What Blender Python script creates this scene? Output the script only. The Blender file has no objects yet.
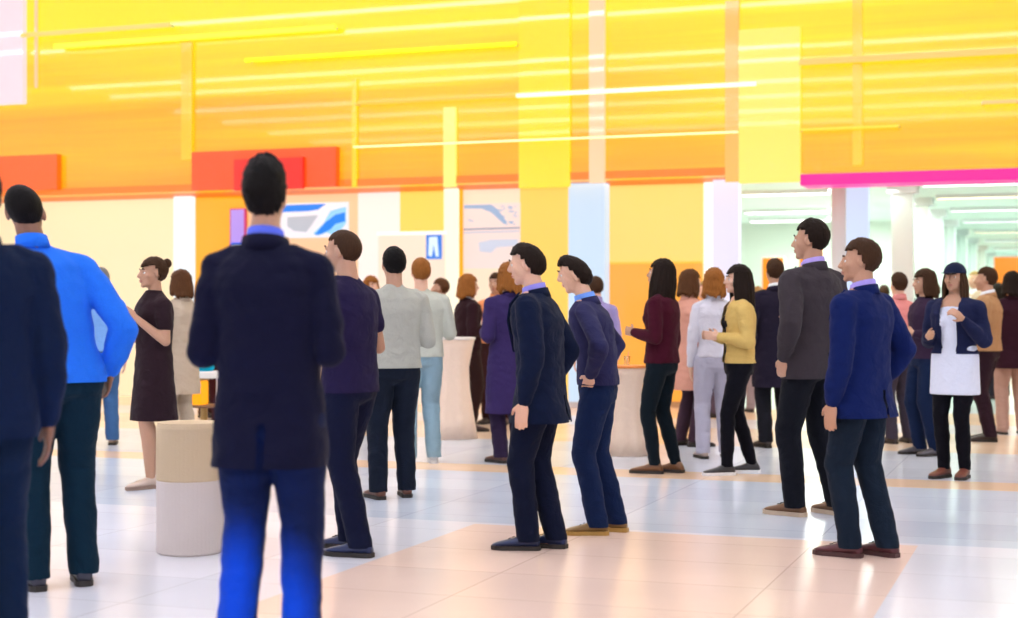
import bpy, bmesh, math, random
import numpy as np
from mathutils import Vector, Matrix, noise

random.seed(7)
sc = bpy.context.scene
COL = sc.collection
PI = math.pi

# ------------------------------------------------------------------ camera
F = 1550.0; CH = 1.28; U0 = 509.0; V0 = 312.0
YAW = math.atan(F / 4333.0)
FW = Vector((-math.sin(YAW), math.cos(YAW), 0)); RT = Vector((math.cos(YAW), math.sin(YAW), 0))
cam = bpy.data.cameras.new('camera'); co = bpy.data.objects.new('camera', cam); COL.objects.link(co)
co.location = (0, 0, CH); co.rotation_euler = (PI/2, 0, YAW)
cam.sensor_width = 36; cam.lens = F / 1018 * 36; cam.shift_y = 3 / 1018
cam.clip_start = .1; cam.clip_end = 300
cam.dof.use_dof = True; cam.dof.focus_distance = 9.5; cam.dof.aperture_fstop = 1.8
sc.camera = co

def ground(u, vf):
    d = CH * F / (vf - V0)
    return FW * d + RT * ((u - U0) / F * d)

def atY(u, Y, v=None):
    t = (u - U0) / F
    d = Y / (FW.y + t * RT.y)
    x = d * (FW.x + t * RT.x)
    if v is None: return x
    return x, CH + (V0 - v) / F * d

# ------------------------------------------------------------------ materials
MATS = {}
def nm(name):
    m = bpy.data.materials.new(name); m.use_nodes = True
    nt = m.node_tree; b = nt.nodes['Principled BSDF']
    return m, nt, b

def plain(name, col, rough=.6, metal=0, coat=0, spec=.5, bump=0, scale=40, var=.0):
    if name in MATS: return MATS[name]
    m, nt, b = nm(name)
    b.inputs['Base Color'].default_value = (*col, 1); b.inputs['Roughness'].default_value = rough
    b.inputs['Metallic'].default_value = metal; b.inputs['Coat Weight'].default_value = coat
    b.inputs['Specular IOR Level'].default_value = spec
    if bump or var:
        tc = nt.nodes.new('ShaderNodeTexCoord'); n = nt.nodes.new('ShaderNodeTexNoise')
        n.inputs['Scale'].default_value = scale; n.inputs['Detail'].default_value = 4
        nt.links.new(tc.outputs['Object'], n.inputs['Vector'])
        if bump:
            bp = nt.nodes.new('ShaderNodeBump'); bp.inputs['Strength'].default_value = bump; bp.inputs['Distance'].default_value = .01
            nt.links.new(n.outputs['Fac'], bp.inputs['Height']); nt.links.new(bp.outputs['Normal'], b.inputs['Normal'])
        if var:
            mx = nt.nodes.new('ShaderNodeMix'); mx.data_type = 'RGBA'
            mx.inputs['A'].default_value = (*[c*(1-var) for c in col], 1); mx.inputs['B'].default_value = (*[min(1, c*(1+var)) for c in col], 1)
            nt.links.new(n.outputs['Fac'], mx.inputs['Factor']); nt.links.new(mx.outputs['Result'], b.inputs['Base Color'])
    MATS[name] = m
    return m

def cloth(name, col, rough=.85):
    """woven fabric: fine weave bump plus soft broad folds"""
    key = 'cloth_' + name
    if key in MATS: return MATS[key]
    if max(col) < .3: col = tuple(c*.48 for c in col)
    m, nt, b = nm(key)
    b.inputs['Roughness'].default_value = rough; b.inputs['Specular IOR Level'].default_value = .12
    b.inputs['Sheen Weight'].default_value = .03; b.inputs['Sheen Roughness'].default_value = .5
    tc = nt.nodes.new('ShaderNodeTexCoord')
    n1 = nt.nodes.new('ShaderNodeTexNoise'); n1.inputs['Scale'].default_value = 9; n1.inputs['Detail'].default_value = 3; n1.inputs['Distortion'].default_value = .8
    n2 = nt.nodes.new('ShaderNodeTexNoise'); n2.inputs['Scale'].default_value = 260
    nt.links.new(tc.outputs['Object'], n1.inputs['Vector']); nt.links.new(tc.outputs['Object'], n2.inputs['Vector'])
    ad = nt.nodes.new('ShaderNodeMath'); ad.operation = 'MULTIPLY_ADD'; ad.inputs[1].default_value = .08
    nt.links.new(n2.outputs['Fac'], ad.inputs[0]); nt.links.new(n1.outputs['Fac'], ad.inputs[2])
    bp = nt.nodes.new('ShaderNodeBump'); bp.inputs['Strength'].default_value = .55; bp.inputs['Distance'].default_value = .03
    nt.links.new(ad.outputs[0], bp.inputs['Height']); nt.links.new(bp.outputs['Normal'], b.inputs['Normal'])
    mx = nt.nodes.new('ShaderNodeMix'); mx.data_type = 'RGBA'
    mx.inputs['A'].default_value = (*[c*.82 for c in col], 1); mx.inputs['B'].default_value = (*[min(1, c*1.18) for c in col], 1)
    nt.links.new(n2.outputs['Fac'], mx.inputs['Factor']); nt.links.new(mx.outputs['Result'], b.inputs['Base Color'])
    MATS[key] = m
    return m

def hairm(name, col):
    key = 'hair_' + name
    if key in MATS: return MATS[key]
    m, nt, b = nm(key)
    col = tuple(c*.6 for c in col)
    b.inputs['Roughness'].default_value = .6; b.inputs['Specular IOR Level'].default_value = .1
    tc = nt.nodes.new('ShaderNodeTexCoord'); mp = nt.nodes.new('ShaderNodeMapping'); mp.inputs['Scale'].default_value = (140, 140, 12)
    n = nt.nodes.new('ShaderNodeTexNoise'); n.inputs['Scale'].default_value = 1; n.inputs['Detail'].default_value = 3
    nt.links.new(tc.outputs['Object'], mp.inputs['Vector']); nt.links.new(mp.outputs['Vector'], n.inputs['Vector'])
    bp = nt.nodes.new('ShaderNodeBump'); bp.inputs['Strength'].default_value = .6; bp.inputs['Distance'].default_value = .008
    nt.links.new(n.outputs['Fac'], bp.inputs['Height']); nt.links.new(bp.outputs['Normal'], b.inputs['Normal'])
    mx = nt.nodes.new('ShaderNodeMix'); mx.data_type = 'RGBA'
    mx.inputs['A'].default_value = (*[c*.6 for c in col], 1); mx.inputs['B'].default_value = (*[min(1, c*1.5) for c in col], 1)
    nt.links.new(n.outputs['Fac'], mx.inputs['Factor']); nt.links.new(mx.outputs['Result'], b.inputs['Base Color'])
    MATS[key] = m
    return m

def skinm(name, col):
    key = 'skin_' + name
    if key in MATS: return MATS[key]
    m = plain(key, col, rough=.5, bump=.08, scale=120, var=.08)
    b = m.node_tree.nodes['Principled BSDF']; b.inputs['Subsurface Weight'].default_value = .08; b.inputs['Subsurface Scale'].default_value = .01
    return m

def glow(name, col, strength, gloss=.0, rough=.08, base=None):
    """backlit sheet: emits its own colour, with a glossy clear face"""
    if name in MATS: return MATS[name]
    m, nt, b = nm(name)
    b.inputs['Base Color'].default_value = (*(base or [c*.18 for c in col]), 1)
    b.inputs['Emission Color'].default_value = (*col, 1); b.inputs['Emission Strength'].default_value = strength
    b.inputs['Roughness'].default_value = .5
    if gloss:
        g = nt.nodes.new('ShaderNodeBsdfGlossy'); g.inputs['Roughness'].default_value = rough
        ms = nt.nodes.new('ShaderNodeMixShader'); ms.inputs[0].default_value = gloss
        nt.links.new(b.outputs[0], ms.inputs[1]); nt.links.new(g.outputs[0], ms.inputs[2])
        nt.links.new(ms.outputs[0], nt.nodes['Material Output'].inputs['Surface'])
    MATS[name] = m
    return m

# ------------------------------------------------------------------ mesh helpers
def put(name, bm, mat, parent=None, smooth=False):
    me = bpy.data.meshes.new(name); bm.normal_update(); bm.to_mesh(me); bm.free()
    if smooth:
        me.polygons.foreach_set('use_smooth', [True]*len(me.polygons))
    o = bpy.data.objects.new(name, me); COL.objects.link(o)
    for m in (mat if isinstance(mat, (list, tuple)) else [mat]): me.materials.append(m)
    if parent: o.parent = parent
    return o

def tag(o, label=None, cat=None, group=None, kind=None):
    if label: o['label'] = label
    if cat: o['category'] = cat
    if group: o['group'] = group
    if kind: o['kind'] = kind
    return o

def empty(name, loc, rz=0):
    o = bpy.data.objects.new(name, None); COL.objects.link(o); o.location = loc; o.rotation_euler = (0, 0, rz); o.empty_display_size = .1
    return o

def box(bm, x0, x1, y0, y1, z0, z1, bev=0):
    r = bmesh.ops.create_cube(bm, size=1, matrix=Matrix.Translation(((x0+x1)/2, (y0+y1)/2, (z0+z1)/2)) @ Matrix.Diagonal((abs(x1-x0), abs(y1-y0), abs(z1-z0), 1)))
    if bev:
        es = list({e for v in r['verts'] for e in v.link_edges})
        bmesh.ops.bevel(bm, geom=es, offset=bev, segments=2, affect='EDGES')
    return r

def boxo(name, x0, x1, y0, y1, z0, z1, mat, parent=None, bev=0):
    bm = bmesh.new(); box(bm, x0, x1, y0, y1, z0, z1, bev)
    return put(name, bm, mat, parent)

def ball(bm, c, r, seg=16, rot=None):
    if not isinstance(r, (tuple, list)): r = (r, r, r)
    c = Vector(c); R = rot if rot else Matrix.Identity(3); nv = max(5, seg//2+1)
    def P(x, y, z): return bm.verts.new(c + R @ Vector((x*r[0], y*r[1], z*r[2])))
    top, bot = P(0, 0, 1), P(0, 0, -1); rings = []
    for j in range(1, nv):
        a = PI*j/nv; rings.append([P(math.sin(a)*math.cos(2*PI*i/seg), math.sin(a)*math.sin(2*PI*i/seg), math.cos(a)) for i in range(seg)])
    for i in range(seg):
        k = (i+1) % seg
        bm.faces.new((top, rings[0][i], rings[0][k])); bm.faces.new((bot, rings[-1][k], rings[-1][i]))
        for p, q in zip(rings, rings[1:]): bm.faces.new((p[i], q[i], q[k], p[k]))

def cone(bm, p, q, r1, r2, seg=14):
    p, q = Vector(p), Vector(q); d = q - p
    if d.length < 1e-5: return
    M = Matrix.Translation((p+q)/2) @ d.to_track_quat('Z', 'Y').to_matrix().to_4x4()
    bmesh.ops.create_cone(bm, cap_ends=True, segments=seg, radius1=r1, radius2=r2, depth=d.length, matrix=M)

def tube(bm, pts, rs, seg=14):
    for i in range(len(pts)-1): cone(bm, pts[i], pts[i+1], rs[i], rs[i+1], seg)
    for p, r in zip(pts, rs): ball(bm, p, r, seg)

def loft(bm, secs, n=28, pw=2.4):
    """secs: (z, rx, ry, cx, cy) superellipse rings, capped"""
    rings = []
    for s in secs:
        z, rx, ry = s[:3]; cx = s[3] if len(s) > 3 else 0; cy = s[4] if len(s) > 4 else 0
        ring = []
        for i in range(n):
            a = 2*PI*i/n; c, sn = math.cos(a), math.sin(a)
            ring.append(bm.verts.new((cx + rx*math.copysign(abs(c)**(2/pw), c), cy + ry*math.copysign(abs(sn)**(2/pw), sn), z)))
        rings.append(ring)
    for a, b in zip(rings, rings[1:]):
        for i in range(n): bm.faces.new((a[i], a[(i+1) % n], b[(i+1) % n], b[i]))
    bm.faces.new(rings[0][::-1]); bm.faces.new(rings[-1])
    return rings

def lathe(bm, prof, n=40, cx=0, cy=0):
    rings = [[bm.verts.new((cx + r*math.cos(2*PI*i/n), cy + r*math.sin(2*PI*i/n), z)) for i in range(n)] for r, z in prof]
    for a, b in zip(rings, rings[1:]):
        for i in range(n): bm.faces.new((a[i], a[(i+1) % n], b[(i+1) % n], b[i]))
    bm.faces.new(rings[0][::-1]); bm.faces.new(rings[-1])

_tmp = {}
def remesh(bm, voxel, smooth=4, fac=.5):
    """union the overlapping pieces of bm into one continuous smoothed surface; returns a new bmesh"""
    me = bpy.data.meshes.new('t'); bmesh.ops.recalc_face_normals(bm, faces=bm.faces); bm.to_mesh(me); bm.free()
    o = bpy.data.objects.new('t', me); COL.objects.link(o)
    r = o.modifiers.new('r', 'REMESH'); r.mode = 'VOXEL'; r.voxel_size = voxel; r.use_smooth_shade = True
    if smooth:
        s = o.modifiers.new('s', 'SMOOTH'); s.factor = fac; s.iterations = smooth
    dg = bpy.context.evaluated_depsgraph_get(); dg.update()
    ev = o.evaluated_get(dg); em = ev.to_mesh()
    nb = bmesh.new(); nb.from_mesh(em); ev.to_mesh_clear()
    bpy.data.objects.remove(o); bpy.data.meshes.remove(me)
    return nb

def wrinkle(bm, amp, fx=9, fz=16, seed=0, zlim=None):
    bm.normal_update()
    off = Vector((seed*3.1, seed*1.7, 0))
    for v in bm.verts:
        p = v.co
        k = noise.noise(Vector((p.x*fx, p.y*fx, p.z*fz + .6*p.x*fx)) + off) + .5*noise.noise(Vector((p.x*fx*2.3, p.y*fx*2.3, p.z*fz*2.1)) + off)
        v.co = p + v.normal * (k * amp)

# ------------------------------------------------------------------ people
SKIN = {'light': (.72, .42, .29), 'tan': (.50, .27, .17), 'brown': (.26, .12, .07), 'dark': (.10, .045, .028)}
HAIR = {'black': (.008, .006, .006), 'dark': (.022, .012, .008), 'brown': (.075, .034, .016), 'chestnut': (.14, .055, .02), 'ginger': (.42, .15, .03), 'blond': (.55, .34, .12), 'grey': (.3, .29, .28)}
ARMS = {  # elbow, wrist relative to the shoulder (left side), palm direction
    'down': ((.05, .02, -.285), (.055, -.04, -.54), (0, -.1, -1)),
    'pocket': ((.10, .09, -.26), (.03, -.03, -.46), (-.1, -.25, -1)),
    'bent': ((.05, .03, -.285), (-.035, -.2, -.24), (-.5, -.8, .1)),
    'hold': ((.06, .0, -.28), (-.04, -.2, -.10), (-.4, -.6, .55)),
    'akimbo': ((.21, .08, -.20), (.04, -.02, -.39), (-.6, -.3, -.7)),
    'raise': ((.12, -.14, -.20), (.02, -.26, .05), (-.2, -.3, .9)),
    'behind': ((.06, .11, -.26), (-.07, .17, -.45), (-.8, .3, -.4)),
    'cross': ((.05, -.01, -.28), (-.16, -.185, -.20), (-1, .05, .1)),
    'reach': ((.05, -.16, -.24), (.02, -.38, -.20), (0, -1, .1)),
}

def make_person(u, vf, H, face, label, fem=False, skin='light', hair='short', hc='dark', top='blazer', tc=(.02, .03, .08),
                shirt=(.8, .82, .85), bottom='trousers', bc=(.015, .02, .04), shoe=(.03, .015, .01), sole=(.02, .015, .012), arms=('down', 'down'),
                lean=0, fwd=0, head=0, nod=0, feet=((.11, .02), (-.11, -.02)), toe=(.15, -.15), wide=1.0, long=None, belt=None, beard=False,
                group=None, sleeve=None, foot_y=None, names=None, hs=1.0, shirt_low=None):
    s = H / 1.75
    k = (vf - V0) / CH
    near = k > 120
    vox = .0058 if k > 170 else (.007 if near else .0095)
    P = ground(u, vf)
    a = math.radians(face); toC = -Vector((P.x, P.y, 0)).normalized(); left = Vector((toC.y, -toC.x, 0))   # image-left seen from the camera
    if left.dot(RT) > 0: left = -left
    D = toC * math.cos(a) + left * math.sin(a)
    rz = math.atan2(D.x, -D.y)
    W = (.88 if fem else 1.0) * wide
    seed = int(u) % 97 + 1
    sh_x = .178 * W; sh_z = 1.392
    hipx = .088
    tags = names or {}

    def warp(bm):
        for v in bm.verts:
            x, y, z = v.co
            t = max(0, z - .92) / .83
            if z > 1.5: x *= 1 - (1-hs)*min(1, (z-1.5)/.06)
            v.co = Vector((x + lean*t, y - fwd*t*t, z)) * s
        return bm

    # joints
    J = {}
    for i, sx in ((0, 1), (1, -1)):
        fx, fy = feet[i]
        hip = Vector((hipx*sx, .0, .90)); ank = Vector((fx, fy + .02, .085))
        mid = hip.lerp(ank, .48); L = (hip - ank).length
        bend = math.sqrt(max(0, (.417)**2 - min(.417, L/2)**2)) * .9 if L/2 < .417 else .01
        knee = mid + Vector((0, -max(.018, min(bend, .12)), 0))
        J[i] = (hip, knee, ank)
        sh = Vector((sh_x*sx, .005, sh_z)); e, w, pd = ARMS[arms[i]]
        el = sh + Vector((e[0]*sx, e[1], e[2])); wr = sh + Vector((w[0]*sx, w[1], w[2])); pd = Vector((pd[0]*sx, pd[1], pd[2])).normalized()
        J[i] += (sh, el, wr, pd)
    HR = Matrix.Rotation(math.radians(head), 3, 'Z') @ Matrix.Rotation(math.radians(nod), 3, 'X')
    hcn = Vector((0, -.012, 1.628))
    def hp(x, y, z): return hcn + HR @ Vector((x, y, z))

    # ---- body : one continuous surface
    bm = bmesh.new()
    loft(bm, [(.84, .10, .07), (.87, .150*W, .098), (.95, .160*W, .105), (1.06, .135*W, .09), (1.18, .145*W, .10), (1.31, .165*W, .11), (1.40, .155*W, .095), (1.45, .10*W, .07), (1.485, .06, .056)])
    tube(bm, [(0, .015, 1.42), (0, .008, 1.50), tuple(hp(0, .012, -.05))], [.066, .052 if fem else .058, .05 if fem else .056])
    for i, sx in ((0, 1), (1, -1)):
        hip, knee, ank, sh, el, wr, pd = J[i]
        tube(bm, [hip, hip.lerp(knee, .5), knee, knee.lerp(ank, .3) + Vector((0, .012, 0)), ank], [.083, .070, .052, .053, .036])
        tube(bm, [ank, ank + Vector((0, .02, -.035))], [.036, .034])
        f = ank + Vector((0, -.11, -.055)); tube(bm, [ank + Vector((0, 0, -.04)), f], [.032, .024])
        tube(bm, [Vector((sh.x*.25, .012, 1.435)), sh], [.034, .046], 12)
        tube(bm, [Vector((sh.x*.55, .01, 1.375)), sh, sh.lerp(el, .5), el, el.lerp(wr, .35), wr], [.055, .052*W, .045*W, .037*W, .036*W, .025])
        # hand: palm, four unequal fingers, thumb on the side
        up = Vector((0, 0, 1)) if abs(pd.z) < .8 else Vector((0, -1, 0))
        across = pd.cross(Vector((sx, 0, 0)) if abs(pd.z) > .6 or abs(pd.y) > .6 else up).normalized()
        inward = across.cross(pd).normalized()
        if inward.x * sx > 0: inward = -inward
        th = Vector((0, -1, 0)) if abs(pd.z) > .6 else Vector((0, 0, 1))
        side = across if across.dot(th) > 0 else -across
        pal = wr + pd*.045
        R = Matrix((side, inward, pd)).transposed()
        ball(bm, pal, (.040, .016, .050), 14, R)
        tube(bm, [wr, pal], [.025, .02])
        curl = .9 if arms[i] in ('hold', 'raise', 'pocket') else .38
        for q, ln, sp in ((0, .070, .030), (1, .079, .0105), (2, .073, -.0095), (3, .058, -.028)):
            p0 = wr + pd*.078 + side*sp
            p1 = p0 + (pd*math.cos(curl*.4) + inward*math.sin(curl*.4) + side*sp*1.5).normalized()*ln*.45
            p2 = p1 + (pd*math.cos(curl*1.1) + inward*math.sin(curl*1.1) + side*sp*1.0).normalized()*ln*.32
            p3 = p2 + (pd*math.cos(curl*1.8) + inward*math.sin(curl*1.8)).normalized()*ln*.25
            tube(bm, [p0 - pd*.02, p0, p1, p2, p3], [.0095, .0092, .0086, .008, .0072], 8)
        t0 = wr + pd*.022 + side*.026; t1 = t0 + (side*.75 + pd*.6 + inward*.3).normalized()*.034; t2 = t1 + (pd + side*.3 + inward*.35).normalized()*.03
        tube(bm, [t0, t1, t2], [.013, .0105, .0088], 8)
    # head
    def hb(c, r): ball(bm, hp(*c), r, 20, HR)
    hb((0, .015, .028), (.074, .094, .088)); hb((0, -.020, -.018), (.064, .076, .086)); hb((0, -.036, -.068), (.049, .050, .042))
    tube(bm, [hp(0, -.088, .012), hp(0, -.104, -.012), hp(0, -.110, -.026)], [.009, .011, .0135], 10)
    ball(bm, hp(.011, -.096, -.030), .009, 8); ball(bm, hp(-.011, -.096, -.030), .009, 8)
    tube(bm, [hp(-.036, -.078, .020), hp(0, -.088, .018), hp(.036, -.078, .020)], [.011, .011, .011], 8)
    tube(bm, [hp(-.020, -.084, -.055), hp(0, -.093, -.053), hp(.020, -.084, -.055)], [.006, .009, .006], 8)
    tube(bm, [hp(-.016, -.084, -.066), hp(0, -.090, -.067), hp(.016, -.084, -.066)], [.006, .008, .006], 8)
    hb((0, -.074, -.094), (.022, .018, .018)); hb((.042, -.052, -.022), (.022, .022, .022)); hb((-.042, -.052, -.022), (.022, .022, .022))
    for sx in (1, -1):
        ball(bm, hp(.075*sx, .012, -.006), (.010, .019, .031), 12, HR @ Matrix.Rotation(.35*sx, 3, 'Z'))
    if fem and top not in ():
        for sx in (1, -1): ball(bm, (.072*sx, -.075, 1.27), (.062, .055, .06), 14)
    body = put('person', warp(remesh(bm, vox, 3)), skinm(skin, SKIN[skin]), smooth=True)
    body.location = (P.x, P.y, 0); body.rotation_euler = (0, 0, rz)
    tag(body, label, 'person', group)

    # ---- eyes, brows
    if k > 110 or abs(face) < 60:
        for sx in (1, -1):
            bm = bmesh.new(); ball(bm, hp(.031*sx, -.0728, .003), .0118, 14)
            e = put('eye', warp(bm), [plain('eye_white', (.75, .74, .72), .2), plain('iris', (.03, .018, .01), .15)], body, True)
            c = hp(.031*sx, -.0846, .003)
            for pl in e.data.polygons:
                if (pl.center/s - Vector((c.x + lean*.85, c.y - fwd*.72, c.z))).length < .0075: pl.material_index = 1
            bm = bmesh.new(); tube(bm, [hp(.016*sx, -.091, .027), hp(.032*sx, -.089, .033), hp(.048*sx, -.078, .026)], [.0035, .0045, .0025], 8)
            put('eyebrow', warp(bm), hairm(hc, HAIR[hc]), body, True)
        bm = bmesh.new()
        tube(bm, [hp(-.021, -.088, -.060), hp(0, -.101, -.056), hp(.021, -.088, -.060)], [.0025, .004, .0025], 8)
        tube(bm, [hp(-.018, -.088, -.062), hp(0, -.098, -.067), hp(.018, -.088, -.062)], [.0025, .0045, .0025], 8)
        put('lips', warp(bm), plain('lips_' + skin, tuple(c*m for c, m in zip(SKIN[skin], (.85, .55, .6))), .4), body, True)

    # ---- hair
    hm = hairm(hc, HAIR[hc])
    if hair in ('short', 'crop', 'long', 'bun', 'bob', 'pony', 'tuft'):
        bm = bmesh.new()
        th = {'crop': .004, 'short': .009, 'tuft': .015, 'long': .015, 'bun': .012, 'bob': .018, 'pony': .012}[hair]
        bmesh.ops.create_uvsphere(bm, u_segments=56, v_segments=36, radius=1)
        dead = []
        for v in bm.verts:
            n = v.co.normalized(); x, y, z = n
            t = th * (1 + .55*noise.noise(n*7 + Vector((seed, 0, 0))) + .25*noise.noise(n*17))
            if hair in ('short', 'tuft') and z > .3: t += (.012 if hair == 'short' else .03) * (z - .3) * (1.3 if y < 0 else .7)
            q = Vector((x*(.075 + t), .016 + y*(.095 + t), .028 + z*(.089 + t)))
            low = -.070 if y > .3 else .066 + .010*noise.noise(Vector((x*9, seed, 0)))
            if hair in ('long', 'bob', 'bun', 'pony') and y < -.25: low = .045 + .02*abs(x)
            if y > -.25 and y <= .3: low = -.050 if y > .1 else (-.015 if y > -.08 else .035)
            if q.z < low - .006: dead.append(v)
            v.co = hp(*q)
        bmesh.ops.delete(bm, geom=dead, context='VERTS')
        r = bmesh.ops.solidify(bm, geom=list(bm.faces), thickness=.008)
        ho = put('hair', warp(bm), hm, body, True)
        if hair in ('long', 'bob', 'pony', 'bun'):
            bm = bmesh.new(); rnd = random.Random(seed)
            if hair in ('long', 'bob'):
                ln = .34 if hair == 'long' else .17
                for q in range(15):
                    an = math.radians(-28 + 236*q/14)          # round the back from side to side
                    cx, sy = math.cos(an), math.sin(an)
                    z1 = .028 - ln*rnd.uniform(.85, 1.1)
                    sp = 1.12 if hair == 'long' else 1.0
                    tube(bm, [hp(cx*.07, .016+sy*.088, .05), hp(cx*.086, .018+sy*.102, -.04), hp(cx*.088*sp, .022+sy*.100, -.13 if hair == 'long' else -.09), hp(cx*.095*sp + rnd.uniform(-.01, .01), .028 + sy*.105, z1*.8), hp(cx*.085*sp, .028+sy*.115, z1)],
                         [.022, .024, .025, .021, .008], 8)
            elif hair == 'pony':
                tube(bm, [hp(0, .10, .06), hp(0, .145, .03), hp(.01, .15, -.08), hp(0, .135, -.18)], [.02, .03, .027, .008], 10)
            else:
                ball(bm, hp(0, .115, .075), (.042, .036, .04), 14)
            b2 = remesh(bm, .007, 2); wrinkle(b2, .004, 40, 8, seed)
            put({'long': 'long_hair', 'bob': 'long_hair', 'pony': 'ponytail', 'bun': 'hair_bun'}[hair], warp(b2), hm, body, True)
    elif hair == 'cap':
        bm = bmesh.new(); bmesh.ops.create_uvsphere(bm, u_segments=40, v_segments=26, radius=1)
        dead = []
        for v in bm.verts:
            x, y, z = v.co; q = Vector((x*.089, .014 + y*.109, .035 + z*.092))
            if q.z < .03: dead.append(v)
            v.co = hp(*q)
        bmesh.ops.delete(bm, geom=dead, context='VERTS'); bmesh.ops.solidify(bm, geom=list(bm.faces), thickness=.006)
        cp = put('cap', warp(bm), cloth('cap_navy', (.02, .03, .09)), body, True)
        bm = bmesh.new(); ball(bm, hp(0, -.115, .036), (.065, .065, .006), 20, HR); put('cap_brim', warp(bm), cloth('cap_navy', (.02, .03, .09)), cp, True)
        bm = bmesh.new()
        for q in range(11):
            an = math.radians(-25 + 230*q/10); cx, sy = math.cos(an), math.sin(an)
            tube(bm, [hp(cx*.07, .016+sy*.088, .03), hp(cx*.085, .02+sy*.1, -.06), hp(cx*.09, .026+sy*.105, -.2), hp(cx*.07, .03+sy*.11, -.27)], [.016, .021, .019, .007], 8)
        b2 = remesh(bm, .007, 2); wrinkle(b2, .004, 40, 8, seed); put('long_hair', warp(b2), hm, body, True)
    if beard:
        bm = bmesh.new(); ball(bm, hp(0, -.038, -.072), (.055, .056, .046), 20, HR)
        for v in list(bm.verts):
            q = HR.inverted() @ (v.co - hcn)
            if q.z > -.045 + .25*max(0, -q.y - .07): bm.verts.remove(v)
        put('beard', warp(bm), hm, body, True)

    # ---- lower clothing
    if bottom in ('trousers', 'jeans', 'slim'):
        bm = bmesh.new(); slim = bottom == 'slim' or (fem and bottom != 'trousers')
        rr = (.094, .082, .064, .062, .047) if slim else (.104, .094, .078, .072, .066)
        loft(bm, [(.80, .08, .06), (.84, .165*W, .115), (.92, .178*W, .122), (1.0, .166*W, .112), (1.03, .158*W, .108)])
        for i in (0, 1):
            hip, knee, ank = J[i][:3]
            low = ank + Vector((0, .012, -.02))
            tube(bm, [hip + Vector((0, 0, -.02)), hip.lerp(knee, .5), knee, knee.lerp(ank, .4) + Vector((0, .008, 0)), low], rr, 18)
        b2 = remesh(bm, .0085, 5); 
        wrinkle(b2, .006, 8, 13, seed); bmesh.ops.bisect_plane(b2, geom=b2.verts[:]+b2.edges[:]+b2.faces[:], plane_co=(0, 0, .052 if not slim else .072), plane_no=(0, 0, 1), clear_inner=True)
        put('jeans' if bottom == 'jeans' else 'trousers', warp(b2), cloth(f'bot{bc}', bc), body, True)
    if belt:
        bm = bmesh.new(); lathe(bm, [(.99, .985), (1.03, .985), (1.03, 1.02), (.99, 1.02)])
        for v in bm.verts: v.co.x *= .170*W; v.co.y *= .118
        b = put('belt', warp(bm), plain(f'belt{belt}', belt, .45), body, True)

    # ---- shoes
    for i in (0, 1):
        ank = J[i][2]; T = Matrix.Translation((ank.x, ank.y, 0)) @ Matrix.Rotation(toe[i], 4, 'Z')
        lift = 0
        bm = bmesh.new()
        prof = [(.075, .026, .05), (.055, .036, .085), (.015, .039, .095), (-.03, .038, .082), (-.075, .043, .062), (-.13, .046, .048), (-.17, .038, .038), (-.195, .018, .028)]
        rings = []
        for (y, w, h) in prof:
            ring = []
            for q in range(16):
                an = 2*PI*q/16; c, sn = math.cos(an), math.sin(an)
                ring.append(bm.verts.new(T @ Vector((w*math.copysign(abs(c)**.8, c), y, .018 + (h-.012)/2 + (h-.012)/2*math.copysign(abs(sn)**.75, sn)))))
            rings.append(ring)
        for r0, r1 in zip(rings, rings[1:]):
            for q in range(16): bm.faces.new((r0[q], r0[(q+1) % 16], r1[(q+1) % 16], r1[q]))
        bm.faces.new(rings[0][::-1]); bm.faces.new(rings[-1])
        if bottom == 'slim' or top == 'dress':
            pass
        bmesh.ops.recalc_face_normals(bm, faces=bm.faces)
        so = put('shoe', warp(bm), plain(f'shoe{shoe}', shoe, .38, bump=.1, scale=60), body, True)
        bm = bmesh.new(); rings = []
        pr = [(.082, .024), (.06, .038), (.01, .041), (-.04, .038), (-.09, .046), (-.135, .049), (-.175, .040), (-.203, .018)]
        out = [(w, y) for y, w in pr] + [(-w, y) for y, w in reversed(pr)]
        lo = [bm.verts.new(T @ Vector((x, y, .001))) for x, y in out]; hi = [bm.verts.new(T @ Vector((x, y, .026))) for x, y in out]
        n = len(out)
        for q in range(n): bm.faces.new((lo[q], lo[(q+1) % n], hi[(q+1) % n], hi[q]))
        bm.faces.new(lo[::-1]); bm.faces.new(hi); bmesh.ops.recalc_face_normals(bm, faces=bm.faces)
        put('sole', warp(bm), plain(f'sole{sole}', sole, .6), so)
        if near and bottom != 'none' and not fem:
            bm = bmesh.new()
            for q in range(3):
                y = -.05 - q*.022; z = .083 - q*.009
                a0 = T @ Vector((-.016, y, z)); a1 = T @ Vector((.016, y - .006, z)); tube(bm, [a0, a1], [.0025, .0025], 6)
            put('laces', warp(bm), plain('laces', (.02, .018, .016), .8), so)

    # ---- upper clothing
    g = 1.0
    coat = top in ('blazer', 'coat', 'open', 'jacket')
    if coat or top == 'blazer':       # shirt underneath
        bm = bmesh.new()
        loft(bm, ([(shirt_low, .195*W, .145), (.86, .188*W, .138)] if shirt_low else []) + [(.90, (.188 if shirt_low else .168)*W, .134 if shirt_low else .115), (1.0, (.184 if shirt_low else .165)*W, .130 if shirt_low else .112), (1.1, .157*W, .108), (1.2, .160*W, .113), (1.32, .166*W, .116), (1.39, .145*W, .098), (1.44, .090*W, .075)] + ([(1.452, .075, .07)] if fem else [(1.48, .066, .062), (1.50, .06, .06)]), 40)
        if fem:
            for sx in (1, -1): ball(bm, (.068*sx, -.074, 1.27), (.068, .064, .068), 18)
            bm = remesh(bm, .009, 5)
        put('shirt', warp(bm), cloth(f'shirt{shirt}', shirt), body, True)
        bm = bmesh.new(); lathe(bm, [(.066, 1.455), (.072, 1.455), (.065, 1.515), (.060, 1.515)], 32)
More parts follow.
